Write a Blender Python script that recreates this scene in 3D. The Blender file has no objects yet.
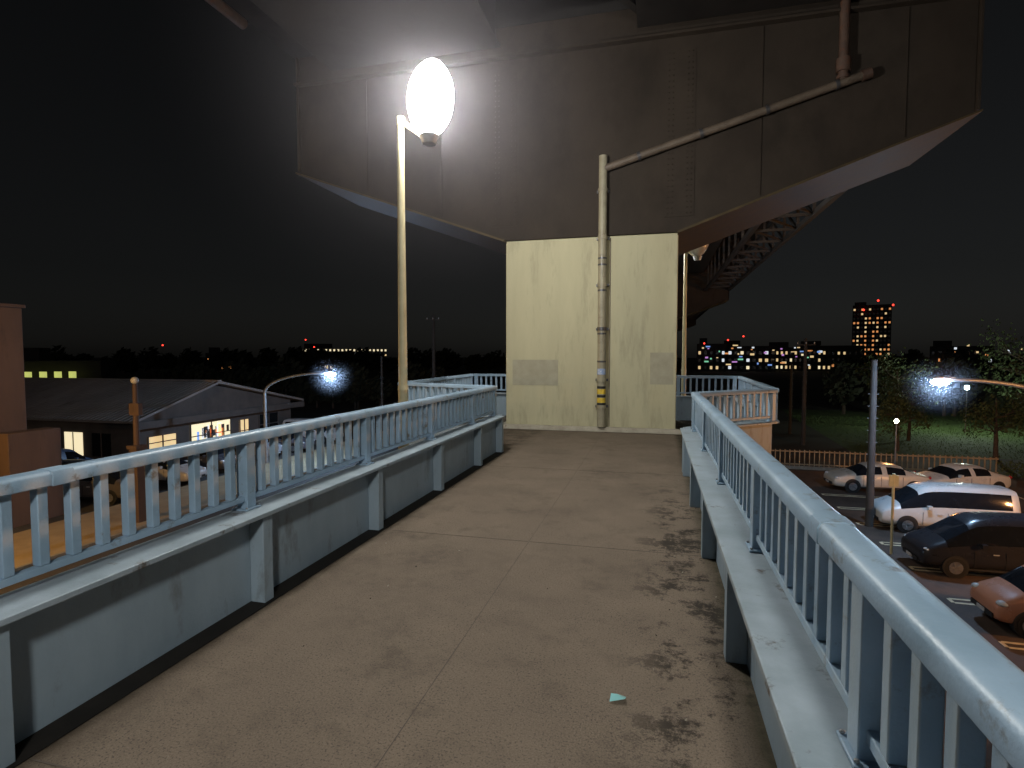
import bpy, math, random
from mathutils import Vector, Matrix
random.seed(7)
S=bpy.context.scene
GZ=-5.5

# ---------------------------------------------------------------- materials
def pm(name,c1,c2=None,scale=4,rough=.6,bump=.15,bscale=60,metal=0,c3=None,t3=(.62,.7),s3=3,stretch=(1,1,1),spec=.5,bdist=.004,rrange=.12):
    m=bpy.data.materials.new(name); m.use_nodes=True
    n=m.node_tree.nodes; l=m.node_tree.links
    b=n['Principled BSDF']; b.inputs['Metallic'].default_value=metal
    b.inputs['Specular IOR Level'].default_value=spec
    tc=n.new('ShaderNodeTexCoord'); mp=n.new('ShaderNodeMapping'); mp.inputs['Scale'].default_value=stretch
    l.new(tc.outputs['Object'],mp.inputs['Vector'])
    if c2 is None: c2=tuple(x*.75 for x in c1)
    nz=n.new('ShaderNodeTexNoise'); nz.inputs['Scale'].default_value=scale; nz.inputs['Detail'].default_value=8; nz.inputs['Roughness'].default_value=.62
    l.new(mp.outputs[0],nz.inputs['Vector'])
    cr=n.new('ShaderNodeValToRGB'); cr.color_ramp.elements[0].position=.33; cr.color_ramp.elements[1].position=.66
    cr.color_ramp.elements[0].color=(*c2,1); cr.color_ramp.elements[1].color=(*c1,1)
    l.new(nz.outputs['Fac'],cr.inputs[0]); out=cr.outputs[0]
    if c3 is not None:
        n3=n.new('ShaderNodeTexNoise'); n3.inputs['Scale'].default_value=s3; n3.inputs['Detail'].default_value=10; n3.inputs['Roughness'].default_value=.7
        l.new(mp.outputs[0],n3.inputs['Vector'])
        r3=n.new('ShaderNodeMapRange'); r3.inputs['From Min'].default_value=t3[0]; r3.inputs['From Max'].default_value=t3[1]
        l.new(n3.outputs['Fac'],r3.inputs[0])
        mx=n.new('ShaderNodeMixRGB'); l.new(r3.outputs[0],mx.inputs[0]); l.new(out,mx.inputs[1]); mx.inputs[2].default_value=(*c3,1); out=mx.outputs[0]
    l.new(out,b.inputs['Base Color'])
    rr=n.new('ShaderNodeMapRange'); rr.inputs['To Min'].default_value=max(0,rough-rrange); rr.inputs['To Max'].default_value=min(1,rough+rrange)
    l.new(nz.outputs['Fac'],rr.inputs[0]); l.new(rr.outputs[0],b.inputs['Roughness'])
    if bump>0:
        bn=n.new('ShaderNodeTexNoise'); bn.inputs['Scale'].default_value=bscale; bn.inputs['Detail'].default_value=5
        l.new(tc.outputs['Object'],bn.inputs['Vector'])
        bp=n.new('ShaderNodeBump'); bp.inputs['Strength'].default_value=bump; bp.inputs['Distance'].default_value=bdist
        l.new(bn.outputs['Fac'],bp.inputs['Height']); l.new(bp.outputs[0],b.inputs['Normal'])
    return m
def em(name,c,s,sample=False):
    m=bpy.data.materials.new(name); m.use_nodes=True
    n=m.node_tree.nodes; b=n['Principled BSDF']
    b.inputs['Base Color'].default_value=(*c,1); b.inputs['Emission Color'].default_value=(*c,1); b.inputs['Emission Strength'].default_value=s
    if not sample: m.cycles.emission_sampling='NONE'
    return m

M_blue=pm('blue_paint',(.34,.48,.63),(.24,.36,.48),scale=3,rough=.42,bump=.25,bscale=90,c3=(.16,.15,.13),t3=(.58,.70),s3=8)
M_girder=pm('girder_paint',(.32,.41,.49),(.24,.32,.39),scale=2.2,rough=.5,bump=.3,bscale=50,c3=(.13,.14,.13),t3=(.55,.75),s3=4,stretch=(1,1,.4))
M_flange=pm('flange_paint',(.37,.45,.52),(.26,.33,.38),scale=4,rough=.45,bump=.3,bscale=70,c3=(.09,.07,.05),t3=(.58,.67),s3=5)
M_pier=pm('pier_concrete',(.46,.435,.29),(.39,.365,.24),scale=1.6,rough=.75,bump=.35,bscale=40,c3=(.25,.23,.155),t3=(.52,.8),s3=3,stretch=(1.2,1.2,.22))
M_pierpatch=pm('repair_mortar',(.36,.345,.26),(.30,.285,.21),scale=6,rough=.85,bump=.3)
M_plinth=pm('plinth_concrete',(.48,.45,.37),(.33,.3,.24),scale=5,rough=.85,bump=.4,c3=(.1,.08,.05),s3=6)
M_cap=pm('weathered_steel_cap',(.043,.034,.027),(.033,.026,.021),scale=.9,rough=.7,bump=.3,bscale=25,c3=(.021,.017,.014),t3=(.45,.8),s3=1.1,stretch=(1,1,.7),spec=.12)
M_capfl=pm('cap_flange_steel',(.085,.062,.032),(.05,.037,.02),scale=3,rough=.65,bump=.3,spec=.15)
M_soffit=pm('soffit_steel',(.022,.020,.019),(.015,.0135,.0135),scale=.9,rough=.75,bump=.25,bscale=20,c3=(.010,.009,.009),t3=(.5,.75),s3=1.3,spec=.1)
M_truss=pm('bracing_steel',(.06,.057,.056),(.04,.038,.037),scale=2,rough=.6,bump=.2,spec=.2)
M_pipe=pm('drain_pipe_paint',(.32,.295,.21),(.23,.21,.15),scale=5,rough=.5,bump=.2,c3=(.14,.08,.05),t3=(.60,.72),s3=6)
M_pipe2=pm('rusty_pipe',(.09,.055,.04),(.055,.033,.026),scale=6,rough=.6,bump=.3,c3=(.11,.04,.02),t3=(.55,.7),s3=5)
M_pipe3=pm('collector_pipe_paint',(.13,.10,.075),(.08,.062,.047),scale=4,rough=.55,bump=.2,c3=(.06,.04,.03),t3=(.55,.7),s3=5)
M_band=pm('pipe_clamp',(.10,.10,.11),rough=.4,metal=.6)
M_yel=pm('yellow_tape',(.7,.5,.05),(.5,.35,.04),scale=12)
M_blk=pm('black_tape',(.02,.02,.02))
M_pole=pm('cream_pole_paint',(.58,.53,.34),(.46,.42,.26),scale=5,rough=.45,bump=.1,c3=(.2,.15,.08),t3=(.64,.74),s3=7)
M_steel=pm('galvanised_steel',(.32,.33,.34),(.22,.23,.24),scale=8,rough=.45,metal=.5,bump=.1)
M_cpole=pm('concrete_pole',(.055,.05,.045),(.035,.032,.03),scale=3,rough=.85)
M_ground=pm('ground_earth',(.05,.045,.035),(.03,.028,.02),scale=.2,rough=.95,bump=.4,bscale=8)
M_asph=pm('asphalt',(.062,.055,.05),(.042,.038,.036),scale=.5,rough=.85,bump=.5,bscale=40,bdist=.01,c3=(.025,.022,.02),t3=(.56,.68),s3=.35)
M_lot=pm('parking_asphalt',(.105,.066,.046),(.06,.04,.03),scale=.45,rough=.8,bump=.5,bscale=40,bdist=.01,c3=(.03,.023,.018),t3=(.52,.68),s3=.3)
M_walk=pm('pavement_concrete',(.36,.28,.17),(.27,.20,.12),scale=1.2,rough=.85,bump=.4)
M_kerb=pm('kerb_stone',(.3,.28,.24),(.2,.19,.16),scale=5,rough=.85)
M_line=pm('road_paint',(.80,.66,.42),(.5,.4,.26),scale=3,rough=.7,bump=.3)
M_grass=pm('grass',(.08,.13,.03),(.035,.06,.015),scale=2,rough=.95,bump=.8,bscale=25,bdist=.03)
M_leaf=pm('leaves',(.07,.10,.035),(.04,.06,.02),scale=1.5,rough=.8,bump=0)
M_leafd=pm('dark_leaves',(.035,.04,.022),(.02,.024,.014),scale=.1,rough=.9,bump=0)
M_bark=pm('bark',(.10,.07,.05),(.05,.04,.03),scale=9,rough=.9,bump=.6)
M_strip=pm('floor_strip_dark',(.022,.02,.018),(.012,.011,.01),scale=8,rough=.8,spec=.2)
M_joint=pm('joint_sealant',(.12,.095,.075),(.085,.07,.055),scale=6,rough=.85)
M_slab=pm('slab_concrete',(.25,.23,.2),(.18,.17,.15),scale=2,rough=.85)
M_roof=pm('sheet_metal_roof',(.38,.34,.32),(.25,.225,.21),scale=.6,rough=.5,bump=.15,stretch=(1,.3,1),c3=(.13,.10,.085),t3=(.55,.75),s3=.8)
M_wallb=pm('shop_wall',(.14,.12,.11),(.09,.08,.075),scale=1,rough=.8)
M_brown=pm('rendered_wall',(.12,.078,.066),(.085,.056,.048),scale=1.2,rough=.85,bump=.3,c3=(.05,.034,.03),t3=(.55,.75),s3=1.5,stretch=(1,1,.3))
M_dark=pm('dark_building_wall',(.05,.045,.045),(.03,.03,.03),scale=.3,rough=.85,bump=0)
M_glassd=pm('car_glass',(.012,.014,.018),rough=.08,bump=0,rrange=.03)
M_tire=pm('tyre_rubber',(.015,.015,.015),rough=.85)
M_rim=pm('alloy_rim',(.4,.4,.42),rough=.35,metal=.8)
M_chrome=pm('lamp_lens',(.6,.6,.6),rough=.15,bump=0)
M_red=pm('tail_lens',(.4,.02,.015),rough=.2,bump=0)
M_winoff=pm('window_dark',(.015,.018,.02),rough=.15,bump=0)
E_lamp=em('lamp_globe_lit',(1,.965,.89),225,True)
E_blue=em('street_lamp_lit',(.42,.66,1),1500,True)
E_sod=em('added_sodium_lit',(1,.55,.16),2600,True)
E_warm=em('window_warm',(1,.72,.36),.7)
E_cool=em('window_cool',(.85,.92,1),.8)
E_shop=em('shop_window_lit',(1,.86,.55),.9)
E_orange=em('window_orange',(1,.40,.13),.65)
E_red=em('aviation_red',(1,.05,.03),3)
E_grn=em('sign_green',(.3,.9,.55),.6)
E_mag=em('sign_magenta',(.75,.35,.9),.6)
E_signb=em('sign_blue',(.25,.45,1),.7)

def floor_mat():
    m=bpy.data.materials.new('deck_asphalt'); m.use_nodes=True
    n=m.node_tree.nodes; l=m.node_tree.links; b=n['Principled BSDF']
    tc=n.new('ShaderNodeTexCoord'); sx=n.new('ShaderNodeSeparateXYZ'); l.new(tc.outputs['Object'],sx.inputs[0])
    def noise(s,d=8,r=.6,vec=None):
        q=n.new('ShaderNodeTexNoise'); q.inputs['Scale'].default_value=s; q.inputs['Detail'].default_value=d; q.inputs['Roughness'].default_value=r
        l.new(vec or tc.outputs['Object'],q.inputs['Vector']); return q.outputs['Fac']
    def mr(i,a,bb,c=0,d=1):
        q=n.new('ShaderNodeMapRange'); q.inputs['From Min'].default_value=a; q.inputs['From Max'].default_value=bb; q.inputs['To Min'].default_value=c; q.inputs['To Max'].default_value=d
        l.new(i,q.inputs[0]); return q.outputs[0]
    def mix(f,a,c,mode='MIX'):
        q=n.new('ShaderNodeMixRGB'); q.blend_type=mode
        l.new(f,q.inputs[0])
        if isinstance(a,tuple): q.inputs[1].default_value=(*a,1)
        else: l.new(a,q.inputs[1])
        if isinstance(c,tuple): q.inputs[2].default_value=(*c,1)
        else: l.new(c,q.inputs[2])
        return q.outputs[0]
    def mul(a,c):
        q=n.new('ShaderNodeMath'); q.operation='MULTIPLY'; l.new(a,q.inputs[0]); l.new(c,q.inputs[1]); return q.outputs[0]
    base=mix(mr(noise(1.3),.35,.65),(.148,.116,.089),(.200,.158,.120))
    sp=mr(noise(130,3,.6),.42,.62)
    base=mix(mul(sp,mr(noise(.8),.2,.8,.3,.7)),base,(.30,.245,.19))
    sp2=mr(noise(90,2,.5),.56,.66)
    base=mix(mul(sp2,mr(noise(2),.3,.7,.4,.9)),base,(.068,.054,.042))
    base=mix(mul(mr(noise(3.2,10,.7),.52,.66),mr(noise(.5),.4,.6,.2,.7)),base,(.10,.079,.060))
    base=mix(mul(mr(noise(.9,6,.6),.5,.62),mr(noise(14,6,.7),.4,.6,.1,.4)),base,(.09,.072,.056))
    band=mul(mr(sx.outputs[0],-.18,.10),mr(sx.outputs[1],7.5,5.5))
    gr=mul(mr(noise(1.6,14,.84),.505,.555),band)
    base=mix(gr,base,(.036,.029,.022))
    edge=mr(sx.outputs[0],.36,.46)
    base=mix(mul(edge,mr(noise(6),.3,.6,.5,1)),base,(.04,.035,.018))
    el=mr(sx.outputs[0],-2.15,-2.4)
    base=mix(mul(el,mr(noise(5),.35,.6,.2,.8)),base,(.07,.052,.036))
    l.new(base,b.inputs['Base Color']); b.inputs['Roughness'].default_value=.85; b.inputs['Specular IOR Level'].default_value=.3
    bp=n.new('ShaderNodeBump'); bp.inputs['Strength'].default_value=.7; bp.inputs['Distance'].default_value=.005
    l.new(noise(160,4,.6),bp.inputs['Height']); l.new(bp.outputs[0],b.inputs['Normal'])
    return m
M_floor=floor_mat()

# ---------------------------------------------------------------- mesh builder
class MB:
    def __init__(s): s.v=[];s.f=[];s.m=[];s.mats=[]
    def mi(s,m):
        if m not in s.mats: s.mats.append(m)
        return s.mats.index(m)
    def add(s,vs,fs,m):
        o=len(s.v); s.v+=[tuple(v) for v in vs]; k=s.mi(m)
        for f in fs: s.f.append([o+i for i in f]); s.m.append(k)
    def box(s,x0,x1,y0,y1,z0,z1,m,M=None):
        vs=[Vector(p) for p in((x0,y0,z0),(x1,y0,z0),(x1,y1,z0),(x0,y1,z0),(x0,y0,z1),(x1,y0,z1),(x1,y1,z1),(x0,y1,z1))]
        if M: vs=[M@v for v in vs]
        s.add(vs,[(0,3,2,1),(4,5,6,7),(0,1,5,4),(1,2,6,5),(2,3,7,6),(3,0,4,7)],m)
    def cyl(s,a,b,r1,r2,m,n=14,caps=True):
        a=Vector(a);b=Vector(b);d=(b-a).normalized()
        u=d.orthogonal().normalized();w=d.cross(u)
        vs=[];
        for p,r in((a,r1),(b,r2)):
            for i in range(n):
                t=2*math.pi*i/n; vs.append(p+(u*math.cos(t)+w*math.sin(t))*r)
        fs=[(i,(i+1)%n,n+(i+1)%n,n+i) for i in range(n)]
        if caps: fs+=[tuple(range(n-1,-1,-1)),tuple(range(n,2*n))]
        s.add(vs,fs,m)
    def tube(s,pts,r,m,n=10):
        for i in range(len(pts)-1): s.cyl(pts[i],pts[i+1],r if not callable(r) else r(i),r if not callable(r) else r(i+1),m,n)
    def beam(s,a,b,w,h,m):
        a=Vector(a);b=Vector(b);d=(b-a);L=d.length;d.normalize()
        q=d.to_track_quat('X','Z').to_matrix().to_4x4(); q.translation=a
        s.box(0,L,-w/2,w/2,-h/2,h/2,m,q)
    def ell(s,c,rx,ry,rz,m,nu=20,nv=12,M=None):
        vs=[];fs=[]
        for j in range(nv+1):
            p=math.pi*j/nv
            for i in range(nu):
                t=2*math.pi*i/nu
                v=Vector((rx*math.sin(p)*math.cos(t),ry*math.sin(p)*math.sin(t),rz*math.cos(p)))
                if M: v=M@v
                vs.append(v+Vector(c))
        for j in range(nv):
            for i in range(nu): fs.append((j*nu+i,(j+1)*nu+i,(j+1)*nu+(i+1)%nu,j*nu+(i+1)%nu))
        s.add(vs,fs,m)
    def prism(s,pts,z0,z1,m):
        n=len(pts); vs=[(p[0],p[1],z0) for p in pts]+[(p[0],p[1],z1) for p in pts]
        s.add(vs,[tuple(range(n-1,-1,-1)),tuple(range(n,2*n))]+[(i,(i+1)%n,n+(i+1)%n,n+i) for i in range(n)],m)
    def prismY(s,pts,y0,y1,m):
        n=len(pts); vs=[(p[0],y0,p[1]) for p in pts]+[(p[0],y1,p[1]) for p in pts]
        s.add(vs,[tuple(range(n)),tuple(range(2*n-1,n-1,-1))]+[(i,n+i,n+(i+1)%n,(i+1)%n) for i in range(n)],m)
    def leaf(s,c,sz,m):
        a=Vector((random.gauss(0,1),random.gauss(0,1),random.gauss(0,1))).normalized(); u=a.orthogonal().normalized(); w=a.cross(u)
        c=Vector(c); q=sz*random.uniform(.6,1.3)
        s.add([c-u*q,c+w*q*.5,c+u*q,c-w*q*.5],[(0,1,2,3)],m)
    def done(s,name,bevel=0,smooth=True,loc=None,rot=0,parent=None,sub=0):
        me=bpy.data.meshes.new(name); me.from_pydata(s.v,[],s.f)
        for m in s.mats: me.materials.append(m)
        me.polygons.foreach_set('material_index',s.m)
        if smooth:
            me.polygons.foreach_set('use_smooth',[True]*len(s.f))
            me.set_sharp_from_angle(angle=math.radians(38))
        me.update()
        o=bpy.data.objects.new(name,me); S.collection.objects.link(o)
        if loc: o.location=loc
        o.rotation_euler[2]=rot
        if bevel:
            b=o.modifiers.new('bevel','BEVEL'); b.width=bevel; b.segments=2; b.limit_method='ANGLE'; b.angle_limit=math.radians(50); b.harden_normals=False
        if sub:
            q=o.modifiers.new('sub','SUBSURF'); q.levels=sub; q.render_levels=sub
        if parent: o.parent=parent
        return o
def empty(name,loc=(0,0,0),rot=0):
    e=bpy.data.objects.new(name,None); S.collection.objects.link(e); e.location=loc; e.rotation_euler[2]=rot; return e

# ---------------------------------------------------------------- ground
g=MB(); g.add([(-1500,-1500,GZ),(1500,-1500,GZ),(1500,1500,GZ),(-1500,1500,GZ)],[(0,1,2,3)],M_ground); g.done('ground',smooth=False)
def sheet(name,x0,x1,y0,y1,z,m):
    q=MB(); q.add([(x0,y0,z),(x1,y0,z),(x1,y1,z),(x0,y1,z)],[(0,1,2,3)],m); return q.done(name,smooth=False)
sheet('road',-20.1,-8,-60,160,GZ+.004,M_asph)
q=MB(); q.box(-24.2,-20.25,-60,160,GZ,GZ+.13,M_walk); q.box(-20.247,-20.1,-60,160,GZ,GZ+.15,M_kerb); q.done('pavement')
q=MB()
for y in range(-40,150,8): q.box(-14.4,-14.25,y,y+4,GZ+.006,GZ+.010,M_line)
q.box(-19.7,-19.55,-60,160,GZ+.006,GZ+.010,M_line)
q.done('road_markings',smooth=False)
sheet('forecourt',-60,-24.2,14,60,GZ+.004,M_asph)
sheet('parking_lot',5,34,-20,37.5,GZ+.004,M_lot)
q=MB()
for i in range(-6,13):
    y=3.2+i*2.55
    if y>33: continue
    for dy in(-.14,.14): q.box(8.4,13.4,y+dy-.05,y+dy+.05,GZ+.008,GZ+.012,M_line)
    q.box(8.32,8.42,y-.14,y+.14,GZ+.0125,GZ+.0165,M_line)
for i in range(0,4):
    x=15+i*2.7
    q.box(x-.05,x+.05,31,36,GZ+.008,GZ+.012,M_line)
q.done('parking_markings',smooth=False)
sheet('road',5,140,39,44,GZ+.004,M_asph)
q=MB(); q.add([(14,45,GZ+.004),(60,45,GZ+.004),(70,80,GZ+.004),(16,80,GZ+.004)],[(0,1,2,3)],M_grass)
for i in range(9000):
    x=random.uniform(15,50);y=random.uniform(45,72); h=random.uniform(.05,.16)
    q.add([(x,y,GZ),(x+.06,y+.02,GZ),(x+.03+random.uniform(-.05,.05),y,GZ+h)],[(0,1,2)],M_grass)
q.done('grass',smooth=False)

# ---------------------------------------------------------------- footbridge deck
deck=[(-2.52,-14),(0.48,-14),(0.48,8.0),(1.72,9.2),(1.92,14.3),(-4.72,14.3),(-4.55,9.6),(-2.52,8.9)]
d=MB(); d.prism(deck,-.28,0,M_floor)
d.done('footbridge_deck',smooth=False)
q=MB()
q.box(-1.033,-1.029,-14,11.6,.0008,.002,M_joint)
for y in(-7.6,-4.5,-1.4,1.6,4.62,7.7):
    q.box(-2.38,-1.04,y-.004,y+.004,.0008,.002,M_joint); q.box(-1.022,.44,y-.004,y+.004,.0008,.002,M_joint)
q.done('deck_joint',smooth=False)
q=MB(); q.box(-2.52,-2.385,-14,8.86,.003,.006,M_strip); q.done('floor_strip',smooth=False)  # thin dark strip laid on the deck along the left web
q=MB()
for y in(-8,5.5):
    q.cyl((-1.02,y,GZ),(-1.02,y,-.75),.38,.38,M_slab,24); q.box(-2.3,.3,y-.35,y+.35,-.75,-.29,M_slab)
for y in(13.0,): 
    q.cyl((-4.0,y,GZ),(-4.0,y,-.3),.2,.2,M_slab,18); q.cyl((1.3,y,GZ),(1.3,y,-.3),.2,.2,M_slab,18)
q.done('footbridge_column',bevel=.02)

def railing(name,segs,post0=None):
    q=MB()
    for p0,p1,sg,posts in segs:
        a=Vector((*p0,0));b=Vector((*p1,0));dd=(b-a);L=dd.length;dd.normalize()
        nrm=Vector((-dd.y,dd.x,0))*sg
        M=Matrix(((dd.x,nrm.x,0,a.x),(dd.y,nrm.y,0,a.y),(0,0,1,0),(0,0,0,1)))
        q.box(0,L,0,.018,-.42,.568,M_girder,M)               # web
        q.box(0,L,-.135,.12,.57,.6,M_flange,M)               # top flange
        q.box(0,L,-.0,.12,-.45,-.422,M_flange,M)             # bottom flange
        q.box(0,L,.03,.075,.655,.69,M_blue,M)                # bottom rail
        def cap(x0,x1,g=0):
            prof=[(-g,1.035-g),(-g,1.080),(.008-g,1.094+g),(.022,1.1+g),(.083,1.1+g),(.097+g,1.094+g),(.105+g,1.080),(.105+g,1.035-g)]
            n=len(prof); vs=[M@Vector((x,o,z)) for x in(x0,x1) for o,z in prof]
            q.add(vs,[tuple(range(n)),tuple(range(2*n-1,n-1,-1))]+[(i,n+i,n+(i+1)%n,(i+1)%n) for i in range(n)],M_blue)
        cap(0,L)
        if posts is None:
            k=max(1,round(L/1.4)); posts=[.06+(L-.12)*i/k for i in range(k+1)]
        for pi,t in enumerate(posts):
            if pi%3==1 and t+.42<L: cap(t+.30,t+.40,.003)
            q.box(t-.04,t+.04,.012,.092,.6005,1.034,M_blue,M)
            q.box(t-.07,t+.07,-.005,.11,.6003,.612,M_blue,M)
            q.box(t-.045,t+.045,-.105,-.001,.002,.569,M_girder,M)
            for o in(.006,.098): 
                for s_ in(-.055,.055): q.cyl(M@Vector((t+s_,o,.612)),M@Vector((t+s_,o,.622)),.008,.008,M_steel,6)
        ps=[0]+[p for p in posts if 0.03<p<L-.03]+[L]
        for i in range(len(ps)-1):
            w=ps[i+1]-ps[i]
            k=max(1,round(w/.14))
            for j in range(1,k):
                t=ps[i]+w*j/k
                q.box(t-.022,t+.022,.03,.075,.691,1.034,M_blue,M)
    return q.done(name,bevel=.004)
def posts_from(y0,L): 
    return [y for y in [-.01+1.54*k-y0 for k in range(-12,12)] if .05<y<L-.05]
railing('railing',[((-2.52,-14),(-2.52,8.9),1,posts_from(-14,22.9)+[22.84]),
                   ((-2.52,8.9),(-4.55,9.6),1,None),((-4.55,9.6),(-4.72,14.3),1,None),((-4.72,14.3),(-3.2,14.3),1,None)])
railing('railing',[((.48,-14),(.48,8.0),-1,posts_from(-14,22)+[21.94]),
                   ((.48,8.0),(1.72,9.2),-1,None),((1.72,9.2),(1.92,14.3),-1,None),((1.92,14.3),(.5,14.3),-1,None)])

q=MB(); q.add([(-.04,-.015,.004),(.03,-.022,.018),(.045,.012,.006),(-.025,.02,.022),(.0,.0,.03)],[(0,1,4),(1,2,4),(2,3,4),(3,0,4)],pm('litter_plastic',(.35,.75,.75),(.3,.65,.68),rough=.3,bump=0))
q.done('litter_wrapper',loc=(-.15,2.56,.002),rot=.3)
q=MB()
for i in range(70):
    x=random.uniform(-2.3,.4);y=random.uniform(1.2,9) if i%2 else random.uniform(1.2,5)
    if random.random()<.6: x=.1+random.random()*.33
    q.leaf((x,y,.006),.008,M_bark if i%3 else M_plinth)
q.done('fallen_leaves',smooth=False)

# ---------------------------------------------------------------- expressway pier
XR,XL=5.38,-8.11
def pier(y0,full=True):
    par=empty('bridge_pier')
    q=MB(); q.box(-3.15,.42,y0,y0+2.5,GZ,4.045,M_pier)
    q.done('shaft',bevel=.02,parent=par)
    q=MB()
    q.prismY([(-3.15,4.05),(.42,4.05),(XR,5.85),(XR,8.5),(XL,8.5),(XL,5.85)],y0-.04,y0+2.56,M_cap)
    q.done('crossbeam',bevel=.01,parent=par)
    q=MB()
    for sx,x1 in((.42,XR+.05),(-3.15,XL-.05)):
        s=1 if x1>0 else -1
        q.prismY([(sx-s*.02,3.995),(x1,5.813),(x1,5.847),(sx-s*.02,4.045)][::s],y0-.2,y0+2.7,M_capfl)
    q.box(XL-.06,XR+.06,y0-.2,y0-.045,7.82,7.87,M_cap)
    for x in(XR+.005,XL-.045): q.box(x,x+.04,y0-.12,y0+2.6,5.88,8.48,M_cap)
    for x in(-6.4,-4.6,1.9,4.3):
        zb=4.06+max(0,(x-.42) if x>0 else (-3.15-x))*.363+.06
        q.box(x,x+.012,y0-.065,y0-.042,zb,7.8,M_cap)
    q.done('crossbeam_flanges',bevel=.004,parent=par)
    if full:
        q=MB()
        for x in(-3.15,.42):
            q.box(x-.28,x+.28,y0-.056,y0-.042,4.35,7.6,M_cap)
            for i in range(30):
                for dx in(-.22,-.14,.14,.22):
                    q.cyl((x+dx,y0-.056,4.42+i*.107),(x+dx,y0-.075,4.42+i*.107),.014,.014,M_cap,6)
        q.done('splice_plates',parent=par)
        q=MB(); 
        q.box(-3.35,.55,y0-.16,y0-.002,0.004,.10,M_plinth); q.box(-3.27,-3.152,y0-.0,y0+2.5,.004,.10,M_plinth); 
        q.done('plinth',bevel=.012,parent=par)
        q=MB(); q.box(-3.0,-2.0,y0-.006,y0-.001,.95,1.5,M_pierpatch); q.box(-.1,.36,y0-.006,y0-.001,1.0,1.65,M_pierpatch)
        q.box(-.925,-.91,y0-.008,y0-.001,.12,4.0,M_joint)
        q.done('repair_patches',smooth=False,parent=par)
        q=MB(); X=-1.07;Y=y0-.16
        q.cyl((X,Y,.12),(X,Y,5.62),.085,.085,M_pipe,18)
        for z in(.5,1.05,2.1,3.0,3.95,4.9):
            q.cyl((X,Y,z),(X,Y,z+.07),.1,.1,M_pipe if z!=2.1 else M_band,18); q.box(X-.13,X+.13,Y+.09,Y+.158,z+.01,z+.06,M_band)
        for z in(1.45,2.02,2.9,3.42,3.55): q.cyl((X,Y,z),(X,Y,z+.035),.092,.092,M_band,18)
        for z in(.62,.8): q.cyl((X,Y,z),(X,Y,z+.1),.088,.088,M_yel,18)
        for z in(.565,.73,.91): q.cyl((X,Y,z),(X,Y,z+.05),.0885,.0885,M_blk,18)
        q.cyl((X,Y,1.2),(X,Y,1.32),.088,.088,pm('sticker',(.5,.55,.6),(.1,.2,.5),scale=30),18)
        q.done('drain_pipe',parent=par)
        q=MB()
        q.cyl((X,Y,5.36),(3.62,Y,6.66),.075,.075,M_pipe3,16); q.cyl((3.55,Y,6.64),(3.70,Y,6.68),.095,.095,M_pipe2,16)
        q.cyl((3.25,Y,6.6),(3.25,Y,7.99),.085,.085,M_pipe2,16)
        q.cyl((3.25,Y,6.75),(3.25,Y,6.98),.125,.125,M_pipe2,16); q.cyl((3.25,Y,6.62),(3.25,Y,6.68),.11,.11,M_pipe2,16)
        for t in(.15,.4,.65,.9):
            p=Vector((X,Y,5.36)).lerp(Vector((3.62,Y,6.66)),t); dv=Vector((4.69,0,1.3)).normalized()*.03
            q.cyl(p-dv,p+dv,.09,.09,M_band,16); q.box(p.x-.03,p.x+.03,Y+.06,Y+.118,p.z-.05,p.z+.05,M_band)
        q.done('collector_pipe',parent=par)
    return par
pier(11.8); pier(46,False); pier(82,False)
par=empty('expressway_bridge')
q=MB()
for x0,x1 in((-7.0,-3.3),(-.3,3.4)):
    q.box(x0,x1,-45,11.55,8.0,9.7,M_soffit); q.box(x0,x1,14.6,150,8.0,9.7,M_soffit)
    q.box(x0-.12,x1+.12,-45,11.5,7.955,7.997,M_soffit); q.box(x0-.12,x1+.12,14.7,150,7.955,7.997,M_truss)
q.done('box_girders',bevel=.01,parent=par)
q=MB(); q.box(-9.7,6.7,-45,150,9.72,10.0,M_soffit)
for x in(-9.7,6.45): q.box(x,x+.25,-45,150,10.003,11.0,M_slab)
q.done('deck_slab',parent=par)
q=MB()
for k in range(-8,27):
    y=k*5.2+1.0
    if 10.5<y<15.5 : continue
    for a,b in((-9.5,-7.02),(-3.28,-.32),(3.42,6.5)):
        q.box(a,b,y-.08,y+.08,9.3,9.7,M_soffit)
    q.beam((-3.28,y,8.2),(-.32,y+5.2 if not(7<y<15) else y,8.2),.14,.14,M_soffit)
    q.beam((3.45,y,8.15),(6.3,y,9.6),.12,.12,M_soffit)
    q.beam((-7.05,y,8.15),(-9.3,y,9.6),.12,.12,M_soffit)
q.cyl((-9.4,6,9.3),(-9.4,11.5,9.3),.12,.12,M_pipe2); 
for y in range(-40,148,4): q.box(6.5,6.7,y-.02,y+.02,9.6,9.715,M_capfl)
for i in range(0,44):
    y=15+i*2.4
    q.beam((3.7,y,6.6),(5.4,y,6.6),.1,.1,M_truss); q.beam((5.4,y,6.6),(5.4,y,9.7),.1,.1,M_truss); q.beam((3.7,y,6.6),(3.7,y,9.7),.1,.1,M_truss)
    q.beam((5.4,y,6.6),(5.4,y+2.4,7.9),.08,.08,M_truss); q.beam((3.7,y,6.6),(5.4,y+2.4,6.6),.08,.08,M_truss)
for x,z in((3.7,6.6),(5.4,6.6),(5.4,7.9)): q.box(x-.09,x+.09,14.7,122,z-.09,z+.09,M_truss)
q.done('cross_bracing',parent=par)

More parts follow.
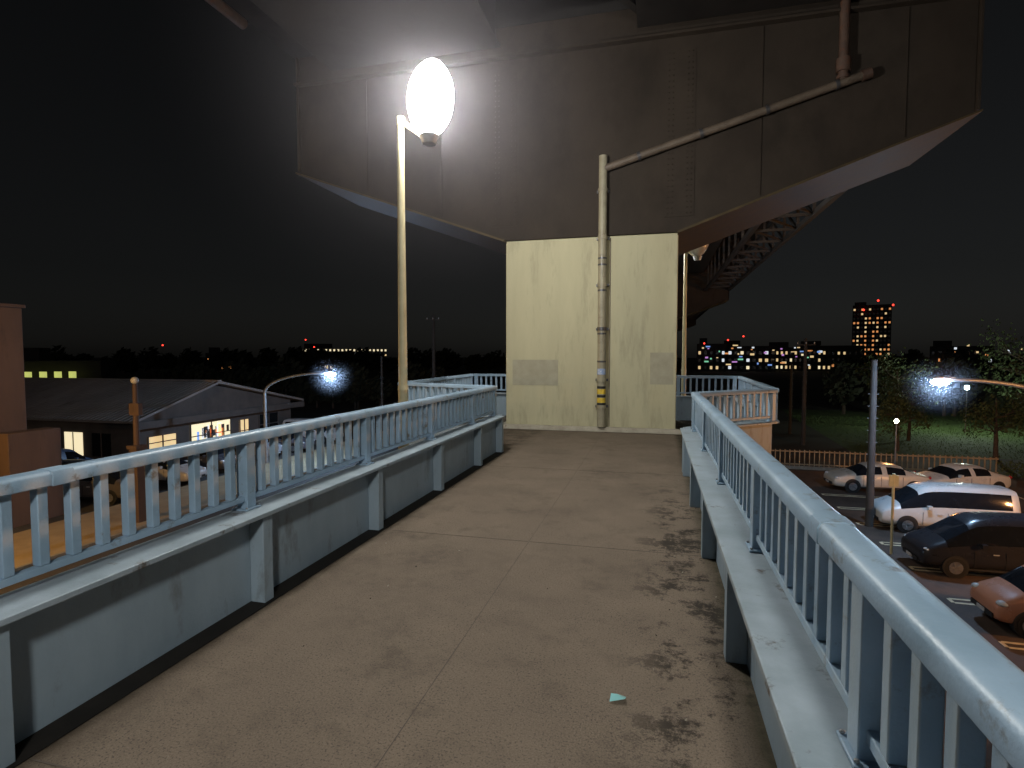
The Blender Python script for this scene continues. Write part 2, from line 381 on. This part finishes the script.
# ---------------------------------------------------------------- lamps
def glare_ball(name,c,r,dens,par):
    # scattering ball added to imitate glare around the lamp, density thinning to zero
    m=bpy.data.materials.new('lamp_glare'); m.use_nodes=True
    n=m.node_tree.nodes; l=m.node_tree.links; n.remove(n['Principled BSDF'])
    vs=n.new('ShaderNodeVolumeScatter'); vs.inputs['Anisotropy'].default_value=.1; vs.inputs['Color'].default_value=(.93,.90,1,1)
    tc=n.new('ShaderNodeTexCoord'); ln=n.new('ShaderNodeVectorMath'); ln.operation='LENGTH'; l.new(tc.outputs['Object'],ln.inputs[0])
    mr=n.new('ShaderNodeMapRange'); mr.inputs['From Min'].default_value=0; mr.inputs['From Max'].default_value=r*.98; mr.inputs['To Min'].default_value=1; mr.inputs['To Max'].default_value=0
    l.new(ln.outputs['Value'],mr.inputs[0])
    pw=n.new('ShaderNodeMath'); pw.operation='POWER'; pw.inputs[1].default_value=2; l.new(mr.outputs[0],pw.inputs[0])
    mu=n.new('ShaderNodeMath'); mu.operation='MULTIPLY'; mu.inputs[1].default_value=dens; l.new(pw.outputs[0],mu.inputs[0])
    l.new(mu.outputs[0],vs.inputs['Density'])
    l.new(vs.outputs[0],n['Material Output'].inputs['Volume'])
    q=MB(); q.ell((0,0,0),r,r,r,m,32,20); q.done(name,parent=par,loc=c)
def walk_lamp(x,y,arm,zbase=-.4,lit=True,glare=False):
    par=empty('walkway_lamp')
    q=MB(); q.cyl((x,y,zbase),(x,y,1.2),.068,.06,M_pole,18); q.cyl((x,y,1.2),(x,y,4.4),.056,.04,M_pole,18); q.cyl((x,y,1.17),(x,y,1.23),.066,.06,M_pole,18)
    q.cyl((x,y,4.36),(x,y,4.45),.05,.05,M_pole,14)
    hx=x+arm
    q.beam((x,y,4.41),(hx,y,4.14),.04,.05,M_pole)
    q.box(min(x,x+.4*(1 if arm>0 else -1)),max(x,x+.4*(1 if arm>0 else -1)),y-.05,y+.05,-.1,.0,M_steel)
    q.done('pole',parent=par)
    q=MB(); q.cyl((hx,y,4.1),(hx,y,4.2),.08,.12,M_steel,20); q.cyl((hx+.05,y,5.03),(hx+.05,y,5.07),.10,.05,M_steel,20); q.done('lamp_fitting',parent=par)
    q=MB(); q.ell((hx+.02,y,4.62),.27,.27,.43,E_lamp if lit else M_chrome,24,14,Matrix.Rotation(math.radians(6),3,'Y')); q.done('globe',parent=par)
    if glare: glare_ball('lamp_glare',(hx+.02,y,4.62),3.2,.022,par)
walk_lamp(-3.0,6.33,.37,glare=True)
walk_lamp(.98,-2.7,-.37)  # added lamp, unseen behind the camera, brightens the left web and rails
walk_lamp(.75,15.7,.3,zbase=GZ,lit=False)
walk_lamp(-1.6,17.2,.37,zbase=GZ)  # added lamp, hidden behind the pier shaft to light truss and landing rails

def street_lamp(bx,by,hx,hy,hz,emm,r=.075,glare=0):
    par=empty('street_lamp')
    q=MB(); q.cyl((bx,by,GZ),(bx,by,GZ+1.2),r*1.25,r*1.2,M_steel,14)
    zt=hz-1.3
    q.cyl((bx,by,GZ+1.2),(bx,by,zt),r,r*.8,M_steel,14)
    pts=[]
    for i in range(13):
        t=math.pi/2*i/12
        pts.append((bx+(hx-bx)*(1-math.cos(t)),by+(hy-by)*(1-math.cos(t)),zt+(hz-zt)*math.sin(t)))
    q.tube(pts,lambda i:r*.8-.02*i/12,M_steel,10)
    q.done('pole',parent=par)
    d=Vector((hx-bx,hy-by,0)).normalized(); ang=math.atan2(d.y,d.x)
    M=Matrix.Translation((hx,hy,hz))@Matrix.Rotation(ang,4,'Z')
    q=MB(); q.box(-.1,.72,-.2,.2,.03,.1,M_steel,M); q.box(-.02,.5,-.10,.10,.1002,.14,M_steel,M); q.done('lamp_housing',bevel=.03,parent=par)
    q=MB(); q.ell(M@Vector((.3,0,-.09)),.30,.16,.12,emm,16,8,Matrix.Rotation(ang,3,'Z')); q.done('lamp_lens',parent=par)
    if glare: glare_ball('lamp_glare',M@Vector((.3,0,-.1)),glare,.07,par)
street_lamp(-24.4,31,-20.4,31.8,.45,E_blue,.12,glare=1.6)
street_lamp(14.6,24.4,10.2,23.3,.72,em('street_lamp_lit_white',(.42,.66,1),700,True),.11,glare=1.35)
street_lamp(-24.4,6,-22.2,6,1.2,E_sod)  # sodium lamp added out of view to throw orange light on the pavement

def post_lamp(name,x,y,h,emm,r=.05,gr=.13):
    par=empty(name); q=MB(); q.cyl((x,y,GZ),(x,y,GZ+h),r,r*.8,M_steel); q.cyl((x,y,GZ+h),(x,y,GZ+h+.06),.09,.12,M_steel); q.cyl((x,y,GZ+h+.06+gr*1.7),(x,y,GZ+h+.13+gr*1.7),.15,.06,M_steel); q.done('pole',parent=par)
    q=MB(); q.ell((x,y,GZ+h+.06+gr*.85),gr*.8,gr*.8,gr,emm,14,8); q.done('lamp',parent=par)
E_sod2=em('post_lamp_sodium',(1,.45,.15),600,True)
E_wht2=em('post_lamp_white',(.85,1,.85),1300,True)
post_lamp('lamp_post',14.0,37.9,3.0,E_sod2)
post_lamp('lamp_post',27.6,59.7,3.9,E_wht2,gr=.2)
post_lamp('lamp_post',20,15,4.5,em('added_sodium_post',(1,.45,.16),4200,True),gr=.2)  # out-of-view lamp added to raise the warm light over the parking lot
q=MB(); q.cyl((8.25,22.4,GZ),(8.25,22.4,GZ+2.9),.045,.045,M_pole); q.box(8.1,8.4,22.36,22.40,GZ+2.45,GZ+2.85,M_pole); q.done('parking_sign')

def upole(x,y,h,r=.16,arm=True):
    q=MB(); q.cyl((x,y,GZ),(x,y,GZ+h),r,r*.7,M_cpole,14)
    if arm:
        q.beam((x-.7,y-.15,GZ+h-.5),(x+.7,y-.15,GZ+h-.5),.09,.09,M_cpole)
        for dx in(-.6,0,.6): q.cyl((x+dx,y-.15,GZ+h-.45),(x+dx,y-.15,GZ+h-.28),.05,.035,M_chrome,8)
    for i in range(8): q.cyl((x-.2,y,GZ+2+i*.5),(x+.2,y,GZ+2+i*.5),.012,.012,M_steel,6)
    return q.done('utility_pole')
upole(8.7,25.9,6.9,.16,False); upole(11.4,48.3,8.4,.17); upole(11.8,54.6,6.3,.14,False)
upole(-20.9+.0,51,11,.2); upole(-24.4,47,7,.12,False)
q=MB()
def wire(a,b,sag):
    pts=[]
    for i in range(17):
        t=i/16; p=Vector(a).lerp(Vector(b),t); p.z-=sag*4*t*(1-t); pts.append(p)
    q.tube(pts,.012,M_blk,5)
for dx in(-.1,.1): wire((8.7+dx,25.75,GZ+6.6),(11.4+dx,48.15,GZ+8.1),.7)
q.done('overhead_wires')

q=MB()
x=-20.9;y=18.6
q.box(x-.2,x+.2,y-.2,y+.2,GZ,GZ+3.2,M_brown); q.box(x-.26,x+.26,y-.26,y+.26,GZ+3.203,GZ+3.35,M_brown)
q.cyl((x,y,GZ+3.353),(x,y,GZ+5.9),.12,.09,M_brown,12); q.box(x-.25,x+.25,y-.1,y+.1,GZ+4.6,GZ+5.1,M_brown); q.ell((x,y,GZ+6.05),.15,.15,.15,M_chrome,14,8)
q.done('gate_post',bevel=.01)

q=MB()
for i in range(0,48):
    x=6+i*.28; q.box(x-.03,x+.03,37.97,38.03,GZ,GZ+1.2,M_walk)
q.box(6,19.3,38.035,38.09,GZ+1.05,GZ+1.13,M_walk); q.box(6,19.3,38.035,38.09,GZ+.25,GZ+.33,M_walk); q.box(5.9,19.4,37.85,38.15,GZ+.0,GZ+.2,M_kerb)
q.done('fence')

# ---------------------------------------------------------------- buildings
def shop():
    par=empty('shop_building')
    x1,x0,y0,y1=-31.5,-54,28,43.4; ze=-2.35; zr=-.45; ym=(y0+y1)/2-1.5
    q=MB(); vs=[(x0,y0),(x1,y0),(x1,y1),(x0,y1)]
    q.prism(vs,GZ,ze-.05,M_wallb)
    q.add([(x1,y0,ze-.05),(x1,y1,ze-.05),(x1,ym,zr-.1)],[(0,1,2)],M_wallb); q.add([(x0,y0,ze-.05),(x0,y1,ze-.05),(x0,ym,zr-.1)],[(0,2,1)],M_wallb)
    q.done('walls',smooth=False,parent=par)
    q=MB(); ov=.8
    for s in(1,-1):
        ye=y0-ov if s==1 else y1+ov
        sl=(zr-ze)/abs(ym-(y0 if s==1 else y1))
        a=(x0-ov,ye,ze-ov*sl);b=(x1+ov,ye,ze-ov*sl);c=(x1+ov,ym,zr);dd=(x0-ov,ym,zr)
        up=Vector((0,0,.12)); P=[Vector(t) for t in(a,b,c,dd)]
        q.add([p for p in P]+[p+up for p in P],[(0,3,2,1),(4,5,6,7),(0,1,5,4),(1,2,6,5),(2,3,7,6),(3,0,4,7)],M_roof)
        k=60
        for i in range(k+1):
            x=x0-ov+(x1-x0+2*ov)*i/k
            q.beam((x,ye,ze-ov*sl+.14),(x,ym,zr+.14),.05,.05,M_roof)
    q.box(x0-ov,x1+ov,ym-.2,ym+.2,zr+.13,zr+.24,M_roof)
    q.box(x1+ov+.003,x1+ov+.06,y0-ov,y1+ov,ze-.65,ze-.2,M_wallb)
    q.done('roof',parent=par,smooth=False)
    q=MB()
    wins=[(28.8,31.0,E_warm,-4.5,-3.7),(32.2,36.0,E_shop,-5.0,-3.3),(37.0,38.0,E_warm,-5.2,-3.5),(39.2,41.6,M_winoff,-5.0,-3.3)]
    for a,b,m,z0,z1 in wins:
        q.box(x1+.003,x1+.04,a,b,z0,z1,m)
        for t in(a,(a+b)/2,b): q.box(x1+.042,x1+.09,t-.04,t+.04,z0-.05,z1+.05,M_wallb)
        q.box(x1+.042,x1+.085,a-.04,b+.04,(z0+z1)/2-.03,(z0+z1)/2+.03,M_wallb)
    for i in range(20):
        yy=random.uniform(32.3,35.6); q.box(x1+.041,x1+.05,yy,yy+random.uniform(.1,.45),random.uniform(-5,-3.9),random.uniform(-3.9,-3.4),random.choice([M_wallb,E_cool,E_orange,M_brown,E_signb,M_wallb]))
    for i in range(9):
        a=x1-2-i*2.3; q.box(a-1.5,a,y0-.04,y0-.003,-4.9,-3.4,random.choice([E_shop,E_warm,M_winoff,M_winoff])); q.box(a-.78,a-.72,y0-.07,y0-.042,-4.9,-3.4,M_wallb)
    q.done('windows',smooth=False,parent=par)
shop()
def brownb():
    par=empty('apartment_building')
    q=MB(); q.box(-38,-26.2,6,18.1,GZ,3.6,M_brown); q.box(-38.1,-26.1,5.9,18.2,3.603,3.75,M_brown)
    q.box(-26.197,-25.4,16.8,18.9,GZ,-1.6,M_brown)
    q.done('walls',bevel=.03,parent=par)
    q=MB()
    for z in(-4,-1.2,1.4):
        for y in(7.5,10.5,13.5): q.box(-26.198,-26.15,y,y+1.5,z,z+1.3,M_winoff)
    q.done('windows',smooth=False,parent=par)
brownb()
def bld(name,cx,cy,w,dp,h,rot,lit,cols,fl=3.2,win=2.4,ws=.55,wall=None):
    par=empty(name,(cx,cy,0),rot)
    q=MB(); q.box(-w/2,w/2,-dp/2,dp/2,GZ,GZ+h,wall or M_dark); q.box(-w/2+1,-w/2+w*.35,-dp/4,dp/4,GZ+h+.003,GZ+h+2.5,wall or M_dark); q.done('walls',parent=par,smooth=False)
    q=MB(); nf=int(h/fl); nw=max(1,int(w/win))
    for f in range(nf):
        for i in range(nw):
            x=-w/2+(i+.5)*w/nw; z=GZ+f*fl+1
            m=random.choice(cols) if random.random()<lit else M_winoff
            q.box(x-win*ws/2,x+win*ws/2,-dp/2-.1,-dp/2-.01,z,z+fl*.42,m)
    q.done('windows',parent=par,smooth=False); return par
B=math.radians
bld('apartment_tower',148.8,451,23,20,42,B(-18),.5,[E_orange,E_warm,E_orange],fl=3.1,win=2.3,ws=.5)
q=MB(); 
for x,y,z in((148.8,440,39.2),(140,440,33),(158,440,36)): q.ell((x,y,z),.7,.7,.7,E_red,8,6)
q.done('aviation_light')
bld('office_building',24,262,12,12,12,B(-5),.4,[E_warm,E_warm,E_cool],ws=.4)
bld('shopping_centre',40,268,22,15,11,B(-8),.5,[E_warm,E_cool,E_shop],ws=.5)
bld('apartment_building',63,280,26,14,10.5,B(-12),.6,[E_warm,E_warm,E_shop],win=1.8,ws=.45)
bld('office_building',90,330,30,14,12,B(-15),.3,[E_warm,E_orange],ws=.4)
bld('office_building',132,291.7,22,14,11,B(-24),.2,[E_cool,E_orange],ws=.4)
bld('apartment_building',-161,268.5,42,14,10.5,B(30),.0,[E_warm],win=1.8)
q=MB()
for i in range(22):
    t=i/21-.5; x=-161+42*t*math.cos(B(30))+7.6*math.sin(B(30)); y=268.5+42*t*math.sin(B(30))-7.6*math.cos(B(30))
    q.box(x-.45,x+.45,y-.1,y+.1,3.6,4.6,E_shop)
    if i%2: q.box(x-.45,x+.45,y-.1,y+.1,1.2,2.0,E_warm)
q.done('corridor_lights',smooth=False)
bld('warehouse',-115,86,16,12,6,B(38),.0,[E_warm])
q=MB(); E_gw=em('green_window',(.75,.8,.22),.6)
for i in range(6):
    t=i/5-.5; x=-111+11*t*math.cos(B(40)); y=78.5+11*t*math.sin(B(40)); q.box(x-.8,x+.8,y-.1,y+.1,-3.3,-1.5,E_gw)
q.done('warehouse_windows',smooth=False)
bld('house',-190,215,14,10,8,B(35),.3,[E_orange]); bld('house',-150,230,12,10,8,B(30),.2,[E_warm])
q=MB()
for x,y,z in((-165,240,9),(-161,241,5.5),(-214,205,6),(30,255,8),(36,254,9.5),(20,250,6.5)): q.ell((x,y,z),.35,.35,.35,E_red,8,6)
for k in range(40):
    x=random.uniform(18,60); y=250+random.uniform(-30,5); z=random.uniform(-3,5); m=random.choice([E_warm,E_warm,E_warm,E_mag,E_grn,E_cool,E_orange,E_signb,E_shop,E_orange])
    q.box(x,x+random.uniform(.5,2),y,y+.2,z,z+random.uniform(.3,.8),m)
for k in range(22):
    x=random.uniform(85,170); y=random.uniform(180,260); z=random.uniform(-1,6); q.box(x,x+.6,y,y+.2,z,z+.6,random.choice([E_warm,E_orange,E_cool]))
q.done('illuminated_signs',smooth=False)

# ---------------------------------------------------------------- cars
def car(name,x,y,rot,col,kind,col2=None):
    par=empty(name,(x,y,GZ+.01),rot)
    body=pm('car_paint',col,tuple(c*.9 for c in col),scale=1,rough=.28,bump=0,rrange=.05)
    if kind=='sedan':
        L,W=4.6,1.76
        st=[(-.5,.42,.78,.80,.80,.6),(-.485,.26,.90,.93,.93,.72),(-.36,.22,.96,1.0,1,.74),(-.22,.22,.97,1.36,1,.62),(-.16,.22,.96,1.42,1,.64),(-.03,.22,.95,1.46,1,.65),(-.01,.22,.95,1.46,1,.65),(.10,.22,.94,1.42,1,.64),(.13,.22,.93,1.38,1,.63),(.27,.22,.92,.97,1,.74),(.42,.22,.82,.86,.97,.74),(.485,.26,.68,.71,.9,.7),(.5,.34,.6,.62,.82,.6)]
        gs={3,4,6,7}; top={2,8}
    elif kind=='van':
        L,W=4.75,1.8
        st=[(-.5,.42,.95,1.70,.93,.66),(-.49,.28,1.02,1.82,.97,.72),(-.46,.24,1.04,1.85,1,.76),(-.28,.24,1.03,1.88,1,.78),(-.26,.24,1.03,1.88,1,.78),(-.05,.24,1.02,1.88,1,.78),(-.03,.24,1.02,1.88,1,.78),(.14,.24,1.0,1.84,1,.76),(.20,.24,.99,1.74,1,.74),(.37,.24,.98,1.08,1,.76),(.46,.24,.9,.95,.96,.76),(.495,.3,.74,.78,.88,.7),(.5,.36,.66,.68,.82,.6)]
        gs={2,3,4,5,6,7}; top={0,8}
    else:
        L,W=3.6,1.55
        st=[(-.5,.42,.92,1.35,.92,.64),(-.485,.28,.98,1.55,.97,.7),(-.45,.24,1.0,1.62,1,.74),(-.25,.24,1.0,1.66,1,.76),(-.23,.24,1.0,1.66,1,.76),(-.02,.24,.99,1.66,1,.76),(0,.24,.99,1.66,1,.76),(.14,.24,.97,1.62,1,.74),(.19,.24,.96,1.55,1,.72),(.33,.24,.95,1.03,1,.76),(.44,.24,.86,.9,.97,.76),(.49,.3,.7,.74,.88,.7),(.5,.36,.62,.64,.82,.6)]
        gs={2,3,4,6,7}; top={0,8}
    q=MB(); vs=[]; 
    for(t,zl,zb,zr,wf,rw) in st:
        w=W/2*wf; hr=W/2*rw if zr-zb>.15 else W/2*rw*1.08
        half=[(0,zl),(w*.88,zl),(w*.985,zl+.12),(w,(zl+zb)/2+.05),(w*.96,zb),(hr,zr-.05 if zr-zb>.15 else zr-.015),(hr*.6,zr),(0,zr+.012)]
        ring=[(t*L,yy,zz) for yy,zz in half]+[(t*L,-yy,zz) for yy,zz in half[-2:0:-1]]
        vs.append(ring)
    n=len(vs[0]); flat=[p for r in vs for p in r]
    fb=[];fg=[]
    for i in range(len(st)-1):
        for k in range(n):
            f=(i*n+k,i*n+(k+1)%n,(i+1)*n+(k+1)%n,(i+1)*n+k)
            side=k in(4,n-5)
            if (side and (i in gs or (i in top and i>5))) or (k in(5,6,n-6,n-7) and i in top): fg.append(f)
            else: fb.append(f)
    fb.append(tuple(range(n-1,-1,-1))); fb.append(tuple(range((len(st)-1)*n,len(st)*n)))
    q.v+=flat
    for f in fb: q.f.append(list(f)); q.m.append(q.mi(body))
    for f in fg: q.f.append(list(f)); q.m.append(q.mi(M_glassd))
    ob=q.done('body',parent=par,sub=1)
    q=MB()
    for sx in(-.31,.31):
        for s in(-1,1):
            cx=sx*L; yo=W/2
            q.cyl((cx,s*(yo-.25),.34),(cx,s*(yo+.004),.34),.37,.37,M_blk,24)
            q.cyl((cx,s*(yo-.22),.32),(cx,s*(yo+.012),.32),.315,.30,M_tire,24)
            q.cyl((cx,s*(yo-.1),.32),(cx,s*(yo+.018),.32),.20,.20,M_rim,16)
            for a in range(5):
                an=a*2*math.pi/5
                q.beam((cx,s*(yo+.022),.32),(cx+.18*math.cos(an),s*(yo+.022),.32+.18*math.sin(an)),.02,.05,M_steel)
    zb=st[-3][2]
    for s in(-1,1):
        q.ell((L*.455,s*W*.37,zb-.10),.14,.15,.075,M_chrome,12,8)
        q.ell((-L*.482,s*W*.40,.86 if kind=='sedan' else 1.0),.07,.09,.09 if kind=='sedan' else .2,M_red,12,8)
        q.box(L*.14,L*.17,s*(W/2+.02)-.09,s*(W/2+.02)+.09,st[8][2]+.02,st[8][2]+.15,body)
        for t in(-.2,.02,.2): q.box(L*t-.006,L*t+.006,s*(W/2)-.012,s*(W/2)+.003,.36,.88,M_blk)
        for t in(-.14,.08): q.box(L*t-.08,L*t+.08,s*(W/2)-.012,s*(W/2)+.02,.80,.83,M_chrome)
    q.box(L*.495,L*.507,-.5,.5,.34,.46,M_blk); q.box(L*.507,L*.513,-.17,.17,.36,.45,M_chrome)
    q.box(-L*.512,-L*.502,-.17,.17,.55,.7,M_chrome); q.box(-L*.3,L*.3,-W/2-.002,W/2+.002,.26,.32,M_blk)
    q.done('wheels_and_lights',parent=par)
W_=(.62,.62,.6)
car('parked_car',15.3,33.6,B(200),W_,'sedan')
car('parked_car',11.3,33.0,B(185),(.55,.5,.42),'sedan')
car('parked_van',11.3,26.1,B(180),(.55,.56,.55),'van')
car('parked_van',10.8,21.4,B(182),(.02,.02,.024),'van')
car('parked_car',10.3,17.2,B(180),(.5,.22,.13),'kei')
car('parked_van',10.8,11.6,B(180),(.4,.4,.42),'van')
car('parked_car',-26.6,21.4,B(8),(.10,.09,.09),'van')
car('parked_car',-26.6,25.2,B(3),(.45,.42,.4),'sedan')
car('parked_car',-26.6,28.4,B(0),(.06,.06,.07),'kei')
car('parked_car',-26.8,33,B(0),(.3,.3,.32),'kei')
car('parked_car',-26.8,36,B(0),(.1,.1,.12),'sedan')
car('parked_car',-33.5,24.6,B(90),(.12,.18,.3),'kei')
car('parked_car',-27,40,B(0),(.5,.5,.5),'van')

# ---------------------------------------------------------------- trees
def tree(x,y,h,r,nl=1600,m=None,ls=.11):
    q=MB(); m=m or M_leaf
    base=Vector((x,y,GZ)); top=Vector((x+random.uniform(-.2,.2),y,GZ+h*.8))
    q.cyl(base,base.lerp(top,.5),h*.03,h*.02,M_bark,9,False); q.cyl(base.lerp(top,.5),top,h*.02,h*.006,M_bark,8,False)
    cl=[]
    for i in range(16):
        p=base.lerp(top,random.uniform(.35,.98)); a=random.uniform(0,6.28); l=r*random.uniform(.5,1)
        e=p+Vector((math.cos(a)*l,math.sin(a)*l,l*random.uniform(.2,.8))); q.cyl(p,e,h*.009,h*.003,M_bark,6,False)
        for _ in range(3):
            e2=e+Vector((random.gauss(0,.3),random.gauss(0,.3),random.gauss(.1,.25)))*r*.6; q.cyl(p.lerp(e,.7),e2,h*.004,h*.002,M_bark,5,False); cl.append((e2,r*random.uniform(.15,.32)))
    for i in range(nl):
        c,s=random.choice(cl); q.leaf(c+Vector((random.gauss(0,s),random.gauss(0,s),random.gauss(0,s*.8))),ls,m)
    return q.done('tree',smooth=False)
tree(22.6,44.9,5.2,1.5); tree(17.5,47,4.2,1.5); tree(27,47,6,2.2); tree(33,52,7,2.6,ls=.16); tree(20.5,53,5,1.8); tree(29,39,5.5,2); tree(23,62,7,2.6,ls=.16); tree(36,66,8,3,ls=.18)
def mass(name,pts,h,n,m,ls):
    q=MB()
    cr=[]
    for i in range(len(pts)-1):
        a=Vector((*pts[i],0));b=Vector((*pts[i+1],0)); k=int((b-a).length/(h*.45))
        for j in range(k):
            p=a.lerp(b,(j+random.random())/k); hh=h*random.uniform(.6,1.15); cr.append((p,hh)); q.cyl((p.x,p.y,GZ),(p.x,p.y,GZ+hh*.6),.2,.1,M_bark,5,False)
    for i in range(n):
        p,hh=random.choice(cr); u=Vector((random.gauss(0,1),random.gauss(0,1),random.gauss(0,1))).normalized()*random.random()**.4
        q.leaf((p.x+u.x*hh*.38,p.y+u.y*hh*.38,GZ+hh*.58+u.z*hh*.42),ls,m)
    return q.done(name,smooth=False)
mass('distant_trees',[(-260,90),(-190,150),(-120,190),(-40,215),(10,225)],9,16000,M_leafd,1.1)
mass('distant_trees',[(60,200),(110,190),(160,150),(200,110)],8.5,9000,M_leafd,1.1)
mass('distant_trees',[(22,75),(45,76),(70,62),(95,40)],6,9000,M_leafd,.5)
mass('distant_trees',[(-80,75),(-60,68),(-38,66),(-30,80)],6,6000,M_leafd,.5)
q=MB()
for i in range(5000): q.leaf((random.uniform(19.5,40),random.uniform(38.2,39),GZ+random.uniform(0,.9)),.08,M_leaf)
q.done('hedge',smooth=False)

# ---------------------------------------------------------------- world, sun, camera
w=bpy.data.worlds.new('World'); S.world=w; w.use_nodes=True
n=w.node_tree.nodes; l=w.node_tree.links
sky=n.new('ShaderNodeTexSky'); sky.sky_type='NISHITA'; sky.sun_disc=False; sky.sun_elevation=B(12); sky.sun_rotation=B(200)
hs=n.new('ShaderNodeHueSaturation'); hs.inputs['Saturation'].default_value=.22; l.new(sky.outputs[0],hs.inputs['Color'])
bg=n['Background']; l.new(hs.outputs[0],bg.inputs[0]); bg.inputs[1].default_value=.0018
sd=bpy.data.lights.new('moon','SUN'); sd.energy=.012; sd.angle=B(.5); sd.color=(.9,.93,1)
so=bpy.data.objects.new('moon',sd); S.collection.objects.link(so); so.rotation_euler=(B(78),0,B(-20))
S.view_settings.view_transform='Standard'; S.view_settings.look='None'; S.view_settings.exposure=0
cd=bpy.data.cameras.new('camera'); cam=bpy.data.objects.new('camera',cd); S.collection.objects.link(cam)
cd.sensor_width=36; cd.lens=560/1024*36; cd.clip_start=.05; cd.clip_end=4000
cam.location=(0,0,1.6); cam.rotation_euler=(B(90-2.96),0,B(14.33)); S.camera=cam
